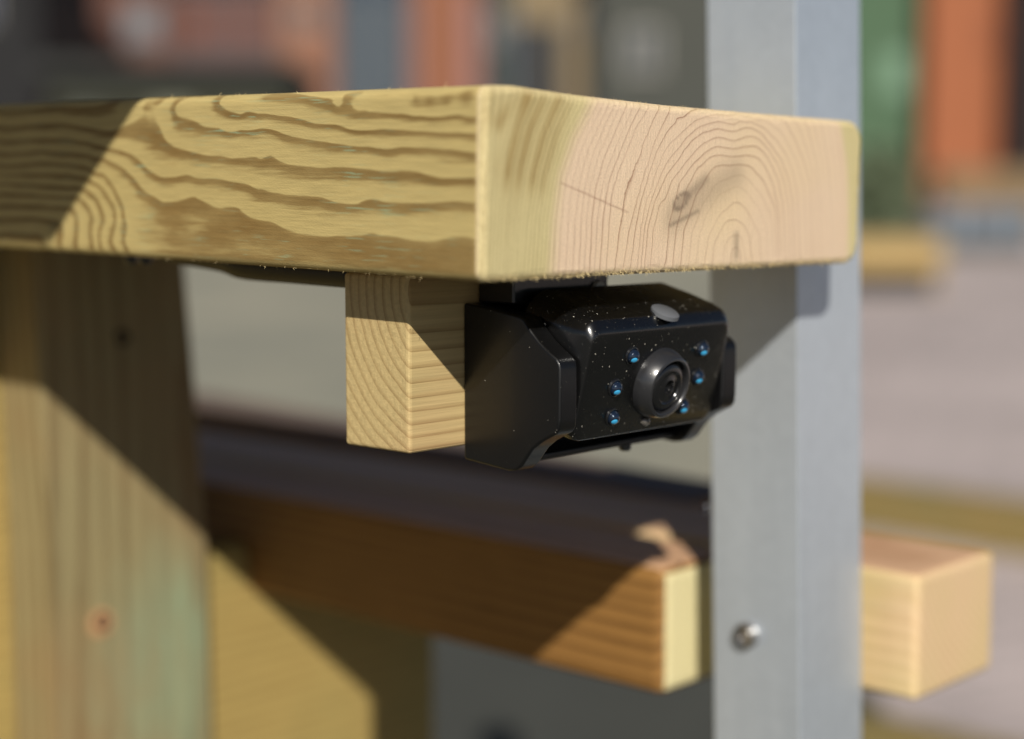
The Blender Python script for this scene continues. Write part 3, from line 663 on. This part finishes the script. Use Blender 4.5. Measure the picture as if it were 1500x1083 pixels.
# settled dust: tiny flakes lying on the plastic
def dust(src, n, pick, parent):
    me = src.data; me.calc_loop_triangles(); r3 = random.Random(n); V, F = [], []
    tris = [(t, me.polygons[t.polygon_index]) for t in me.loop_triangles]; tris = [(t, p) for t, p in tris if pick(p)]; ar = np.array([t.area for t, p in tris])
    for k in rng.choice(len(tris), n, p=ar / ar.sum()):
        t, p = tris[k]; tri = [me.vertices[i].co for i in t.vertices]
        a, b = r3.random(), r3.random()
        if a + b > 1: a, b = 1 - a, 1 - b
        c = tri[0] + (tri[1] - tri[0]) * a + (tri[2] - tri[0]) * b
        nn = p.normal; t1 = nn.orthogonal().normalized(); t2 = nn.cross(t1); rad = .00004 + .00017 * r3.random() ** 4; el = 1 + 1.6 * r3.random() ** 3; ph = r3.random() * 6.28; j = len(V)
        for q in range(6):
            an = q * math.pi / 3; u, v = rad * el * math.cos(an), rad * math.sin(an) * r3.uniform(.6, 1.2)
            V.append(c + nn * .00004 + t1 * (u * math.cos(ph) - v * math.sin(ph)) + t2 * (u * math.sin(ph) + v * math.cos(ph)))
        F.append(tuple(range(j, j + 6)))
    dm = bpy.data.meshes.new('dust'); dm.from_pydata(V, [], F); o = link('dust', dm, M_DUST); o.parent = parent; o['kind'] = 'stuff'; return o
M_DUST = plain('pale_dust', lin(176, 170, 156), .9, var=.4, sc=500)
dust(body, 420, lambda p: p.normal.y < -.3 or p.normal.z > .3, body)
dust(br, 150, lambda p: p.normal.x < -.5 or p.normal.z > .2 or p.normal.y < -.4, br)
# mounting plate, nut, screw under the body
cpart(box('mounting_plate', (.0430, .0290, -.0088), (.0840, .0425, -.0004), M_DARK, None, .0006))
Mn = Matrix.Translation((.0790, .0288, -.0058)) @ Vector((0, -1, 0)).to_track_quat('Z', 'X').to_matrix().to_4x4()
cpart(lathe('nut', [(0, .0016), (.0012, .0016), (.0022, .0012), (.0024, 0), (.0024, -.001)], plain('nut_steel', (.6, .58, .54, 1), .4, .3), None, Mn, 16))
Mn = Matrix.Translation((.0890, .0262, -.0528)) @ Matrix.Rotation(math.pi, 4, 'X')
cpart(lathe('tilt_screw', [(.0019, -.0005), (.0019, .0010), (.0014, .0016), (0, .0016)], M_DARK, None, Mn, 16))
cab = spline([(.081, .0395, -.0065), (.090, .037, -.0034), (.0935, .043, -.0032), (.0940, .056, -.0032), (.0930, .070, -.0032), (.086, .0755, -.0034), (.06, .0765, -.0034), (.037, .080, -.0030), (.031, .10, -.0024), (.030, .12, -.0012), (.030, .150, .0004)], 70)
cpart(tube('cable', cab, .0021, M_CAB, None, 10))
fl = spline([(.024, .0700, -.0010), (.025, .10, -.0006), (.026, .125, -.0002), (.028, .140, .0018), (.03, .17, .0036)], 24)
cpart(tube('cable_sleeve', fl, .0044, M_CAB, None, 10))
for yy in (.172, .180): cpart(lathe('cable_clip', dome_prof(.0022, 0, 5), M_DARK, None, Matrix.Translation((.022, yy, .0006)) @ Matrix.Rotation(math.pi, 4, 'X'), 14))

# ------------------------------------------------------------------ ground
def paving():
    t = NT('pink_grey_paving'); oc = t.coord()
    b = t.node('ShaderNodeTexBrick'); t.l.new(t.scale(oc, (1, 1, 1), rot=(0, 0, .35)), b.inputs['Vector'])
    b.inputs['Scale'].default_value = 1.0; b.inputs['Brick Width'].default_value = .21; b.inputs['Row Height'].default_value = .105; b.inputs['Mortar Size'].default_value = .004
    b.inputs['Color1'].default_value = lin(205, 190, 186); b.inputs['Color2'].default_value = lin(190, 176, 172); b.inputs['Mortar'].default_value = lin(140, 134, 128)
    n = t.ramp(t.noise(oc, .9, 5, .65), [(.28, .70), (.5, .96), (.72, 1.12)])
    t.set(Base_Color=t.mix(1.0, b.outputs[0], n, 'MULTIPLY'), Roughness=.85); return t.m
def gravel():
    t = NT('olive_gravel'); oc = t.coord(); n = t.noise(oc, 1.1, 4); g = t.noise(oc, 60, 3)
    c = t.ramp(n, [(.3, lin(140, 140, 126)), (.5, lin(156, 154, 136)), (.68, lin(190, 182, 158))])
    c = t.mix(.35, c, t.ramp(g, [(.3, lin(96, 94, 86)), (.7, lin(170, 166, 150))])); t.set(Base_Color=c, Roughness=.9); return t.m
BASE = Vector((CAM.x, CAM.y, GZ)); RZ = -R_(THA)
def P2(r, f, z=0): return BASE + RT * r + FH * f + Vector((0, 0, z))
def sheet(name, quad, z, mat):
    me = bpy.data.meshes.new(name); me.from_pydata([tuple(P2(r, f, z)) for r, f in quad], [], [list(range(len(quad)))]); o = link(name, me, mat)
    if me.polygons[0].normal.z < 0: me.flip_normals()
    return tag(o, kind='structure')
sheet('ground', [(-400, -300), (400, -300), (400, 700), (-400, 700)], 0, paving())
sheet('shade_sheet', [(-9, -12), (14, -12), (14, -.5), (.52, 2.05), (.52, 3.1), (-9, 3.1)], .008, plain('shade_sheet_dark', (.060, .062, .052, 1), .9, var=.3, sc=6))  # added dark sheet: stands for shade round the bench, cuts ground bounce
sheet('gravel_yard', [(-30, 1.2), (.35, 1.2), (2.4, 17), (2.4, 30), (-30, 30)], .004, gravel())

# ------------------------------------------------------------------ far things (seen out of focus)
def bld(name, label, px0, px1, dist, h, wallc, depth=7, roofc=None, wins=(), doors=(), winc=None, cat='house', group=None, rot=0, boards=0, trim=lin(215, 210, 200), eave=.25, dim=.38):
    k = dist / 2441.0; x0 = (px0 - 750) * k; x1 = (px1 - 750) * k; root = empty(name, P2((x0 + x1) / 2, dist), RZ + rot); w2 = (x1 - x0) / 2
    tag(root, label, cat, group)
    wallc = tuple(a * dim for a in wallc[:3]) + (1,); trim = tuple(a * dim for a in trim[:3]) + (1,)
    wm = NT(name + '_wall'); oc = wm.coord(); nz = wm.noise(oc, .8, 3)
    st = wm.math('FRACT', wm.math('MULTIPLY', wm.node('ShaderNodeSeparateXYZ').outputs[0], 7))
    c = wm.mix(wm.math('MULTIPLY', nz, .3), wallc, tuple(a * .72 for a in wallc[:3]) + (1,)); wm.set(Base_Color=c, Roughness=.8)
    box('wall', (-w2, 0, 0), (w2, depth, h), wm.m, root)
    if roofc is not None:
        bm = bmesh.new(); e = eave; rh = w2 * .9
        V = [(-w2 - e, -e, h - .02), (w2 + e, -e, h - .02), (0, -e, h + rh), (-w2 - e, depth + e, h - .02), (w2 + e, depth + e, h - .02), (0, depth + e, h + rh)]
        vs = [bm.verts.new(v) for v in V]
        for f in ((0, 1, 2), (3, 5, 4), (0, 2, 5, 3), (1, 4, 5, 2), (0, 3, 4, 1)): bm.faces.new([vs[i] for i in f])
        from_bm('roof', bm, plain(name + '_roof', roofc, .8), root)
    fm = plain(name + '_trim', trim, .6); gm = NT(name + '_pane'); gm.set(Base_Color=winc or (.05, .06, .07, 1), Roughness=.15)
    for (a, b, z0, z1) in wins:
        f = box('window', (-w2 + a * 2 * w2, -.06, z0), (-w2 + b * 2 * w2, .01, z1), fm, root)
        d = (b - a) * 2 * w2; g = .08; xm = -w2 + (a + b) * w2
        for s in (-1, 1):
            box('pane', (xm - d / 2 + g if s < 0 else xm + g / 3, -.075, z0 + g), (xm - g / 3 if s < 0 else xm + d / 2 - g, -.062, z1 - g), gm.m, f)
    for (a, b, z1, dc) in doors:
        d = box('door', (-w2 + a * 2 * w2, -.05, .02), (-w2 + b * 2 * w2, .01, z1), plain(name + '_door', dc, .6), root)
        hx = -w2 + b * 2 * w2 - .12; box('handle', (hx - .03, -.10, 1.0), (hx, -.052, 1.14), fm, d)
    return root
D = 60
two = lambda a, b: [(a, b, 1.0, 2.3), (a, b, 3.6, 5.0), (a, b, 6.2, 7.4)]
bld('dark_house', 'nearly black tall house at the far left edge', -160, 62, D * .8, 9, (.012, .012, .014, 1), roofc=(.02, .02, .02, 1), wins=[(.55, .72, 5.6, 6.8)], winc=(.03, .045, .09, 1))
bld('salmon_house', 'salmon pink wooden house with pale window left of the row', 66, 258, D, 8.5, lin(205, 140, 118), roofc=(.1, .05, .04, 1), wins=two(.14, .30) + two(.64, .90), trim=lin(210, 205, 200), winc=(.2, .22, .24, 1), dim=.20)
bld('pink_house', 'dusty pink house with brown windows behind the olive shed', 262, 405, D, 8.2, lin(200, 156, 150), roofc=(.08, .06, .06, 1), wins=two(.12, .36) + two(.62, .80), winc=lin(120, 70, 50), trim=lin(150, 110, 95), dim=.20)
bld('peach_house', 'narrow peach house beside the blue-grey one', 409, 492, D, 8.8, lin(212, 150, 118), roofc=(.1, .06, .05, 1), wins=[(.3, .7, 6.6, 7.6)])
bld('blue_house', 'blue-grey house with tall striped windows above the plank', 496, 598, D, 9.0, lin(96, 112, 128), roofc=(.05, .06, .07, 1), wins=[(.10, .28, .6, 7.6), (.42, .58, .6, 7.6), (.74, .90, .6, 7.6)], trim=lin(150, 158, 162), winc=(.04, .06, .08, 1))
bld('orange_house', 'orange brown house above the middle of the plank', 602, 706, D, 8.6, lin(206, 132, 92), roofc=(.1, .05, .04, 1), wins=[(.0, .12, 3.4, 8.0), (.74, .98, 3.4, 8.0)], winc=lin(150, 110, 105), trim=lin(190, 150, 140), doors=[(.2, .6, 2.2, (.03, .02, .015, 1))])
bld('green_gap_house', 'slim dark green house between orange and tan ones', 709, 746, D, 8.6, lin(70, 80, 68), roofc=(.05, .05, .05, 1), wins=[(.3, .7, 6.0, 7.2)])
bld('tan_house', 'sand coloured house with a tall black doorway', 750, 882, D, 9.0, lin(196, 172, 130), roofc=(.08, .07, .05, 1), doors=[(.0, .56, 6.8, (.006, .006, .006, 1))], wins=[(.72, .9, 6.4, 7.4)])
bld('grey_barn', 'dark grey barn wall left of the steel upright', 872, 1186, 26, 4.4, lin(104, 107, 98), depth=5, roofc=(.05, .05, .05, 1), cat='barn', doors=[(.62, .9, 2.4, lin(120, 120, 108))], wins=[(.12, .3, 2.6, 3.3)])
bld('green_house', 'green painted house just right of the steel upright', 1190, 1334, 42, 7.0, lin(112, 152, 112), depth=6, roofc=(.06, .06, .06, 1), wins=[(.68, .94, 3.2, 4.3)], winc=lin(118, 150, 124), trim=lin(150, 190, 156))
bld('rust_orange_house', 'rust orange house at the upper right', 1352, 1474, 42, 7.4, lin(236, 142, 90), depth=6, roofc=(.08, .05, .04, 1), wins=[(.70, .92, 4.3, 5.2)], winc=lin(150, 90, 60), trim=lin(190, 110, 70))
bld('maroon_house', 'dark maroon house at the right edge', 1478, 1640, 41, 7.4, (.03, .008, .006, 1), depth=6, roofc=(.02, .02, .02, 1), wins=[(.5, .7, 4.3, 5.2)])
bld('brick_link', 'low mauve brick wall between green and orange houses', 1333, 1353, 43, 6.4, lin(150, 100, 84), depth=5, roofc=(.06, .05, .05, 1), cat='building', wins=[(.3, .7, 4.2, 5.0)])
sh = bld('olive_shed', 'long olive green shed with dark roof edge behind the plank', 78, 425, 24, 2.42, lin(86, 88, 70), depth=3, cat='shed', doors=[(.42, .60, 2.0, lin(104, 106, 92))], wins=[(.06, .24, 1.3, 2.0), (.75, .9, 1.3, 2.0)], winc=lin(96, 98, 92), trim=lin(80, 84, 70))
kk = 24 / 2441 * (425 - 78) / 2
box('roof', (-kk - .1, -.35, 2.42), (kk + .1, 3.2, 2.62), plain('shed_roof', (.02, .022, .02, 1), .7), sh)

# low timber platform right of the upright
M_DECK = wood('deck_wood', 'X', (0, 0), .02, lin(190, 164, 112), lin(160, 130, 80), seed=2)
pf = tag(empty('timber_platform', P2((1300 - 750) * 12.4 / 2441, 12.4), RZ), 'low pale timber platform with dark gap beneath, far right', 'platform')
for i in range(6): box('board', (-.55, i * .155, .36), (.42, i * .155 + .145, .40), M_DECK, pf, .004)
box('fascia', (-.55, -.03, .17), (.42, -.002, .398), M_DECK, pf, .004)
for sx in (-.5, .33):
    for yy in (.06, .78): box('foot', (sx, yy, 0), (sx + .08, yy + .08, .359), M_DECK, pf, .004)
box('under_shade', (-.50, .03, .004), (.37, .85, .30), plain('under_shade_dark', (.01, .01, .01, 1), .9), pf)  # black box added in place of the shade under the boards
# wrapped goods and timber stack near the houses
kd = 20 / 2441
gp = tag(empty('wrapped_pallet', P2((1445 - 750) * kd, 20), RZ), 'low pallet of blue-grey wrapped sacks at the right edge', 'pallet')
M_WRAP = plain('blue_grey_wrap', lin(104, 114, 124), .45, var=.25, sc=6)
for i in range(4): box('pallet_board', (-.62, i * .3, .0), (.62, i * .3 + .1, .12), plain('pallet_wood', lin(90, 84, 76), .8) if i == 0 else bpy.data.materials['pallet_wood'], gp)
for i in range(3):
    for j in range(2):
        box('sack', (-.62 + i * .42, .02, .122 + j * .24), (-.62 + i * .42 + .40, 1.0, .122 + j * .24 + .235), M_WRAP, gp, .06, 3)
kd = 27 / 2441
ts = tag(empty('timber_stack', P2((1455 - 750) * kd, 27), RZ), 'stack of brown sawn boards behind the wrapped pallet', 'timber stack')
M_ST = wood('stack_wood', 'X', (0, 0), .03, lin(150, 128, 96), lin(96, 76, 50), seed=6)
for i in range(9):
    for j in range(3): box('board', (-.85 + .03 * ((i * 7 + j) % 3), j * .3, .1 + i * .12), (.9 + .03 * ((i * 5 + j) % 4), j * .3 + .28, .1 + i * .12 + .105), M_ST, ts)
for xx in (-.6, .5): box('bearer', (xx, 0, 0), (xx + .1, .88, .099), M_ST, ts)

# planter shrub in front of the green house
def shrub(name, label, loc, rad, hh, n, colr):
    root = tag(empty(name, loc), label, 'shrub'); V, F = [], []; r2 = random.Random(5)
    for i in range(n):
        while True:
            p = Vector((r2.uniform(-1, 1), r2.uniform(-1, 1), r2.uniform(-1, 1)))
            if .25 < p.length < 1 + .15 * math.sin(7 * p.x + 3 * p.z): break
        c = Vector((p.x * rad, p.y * rad, hh * .58 + p.z * hh * .42)); a = Vector((r2.gauss(0, 1), r2.gauss(0, 1), r2.gauss(0, 1))).normalized(); b = a.cross(Vector((r2.gauss(0, 1), r2.gauss(0, 1), r2.gauss(0, 1)))).normalized()
        s = .05; k = len(V); V += [c - a * s, c + b * s * .45, c + a * s, c - b * s * .45]; F.append((k, k + 1, k + 2, k + 3))
    me = bpy.data.meshes.new('foliage'); me.from_pydata(V, [], F); f = link('foliage', me, plain(name + '_leaf', colr, .6, var=.4, sc=9), root); f['kind'] = 'stuff'
    tube('stem', [(0, 0, 0), (.02, 0, hh * .4), (0, .02, hh * .8)], [.04, .03, .01], plain(name + '_bark', (.08, .06, .04, 1), .9), root, 8)
    return root
shrub('grey_green_shrub', 'grey green leafy shrub in front of the green house', P2((1290 - 750) * 17 / 2441, 17), .42, 1.25, 2600, lin(104, 116, 88))
# timber edgings lying on the paving beyond the bench
M_EDG = wood('edging_wood', 'Y', (0, 0), .008, lin(158, 138, 88), lin(122, 102, 58), tint=lin(130, 122, 80), tintamt=.5, seed=7)
for (x0, y0, y1, lab) in ((2.72, -1.2, 1.62, 'timber edging on the paving farther from the bench'), (1.40, -.6, .78, 'timber edging on the paving nearest the bench')):
    e = from_bm('timber_edging', box_bm((0, 0, 0), (.075, y1 - y0, .105), .006), M_EDG); e.location = (x0, y0, GZ); e.rotation_euler.z = R_(-2) if x0 > 2 else R_(2); tag(e, lab, 'edging', 'timber edgings on the paving')
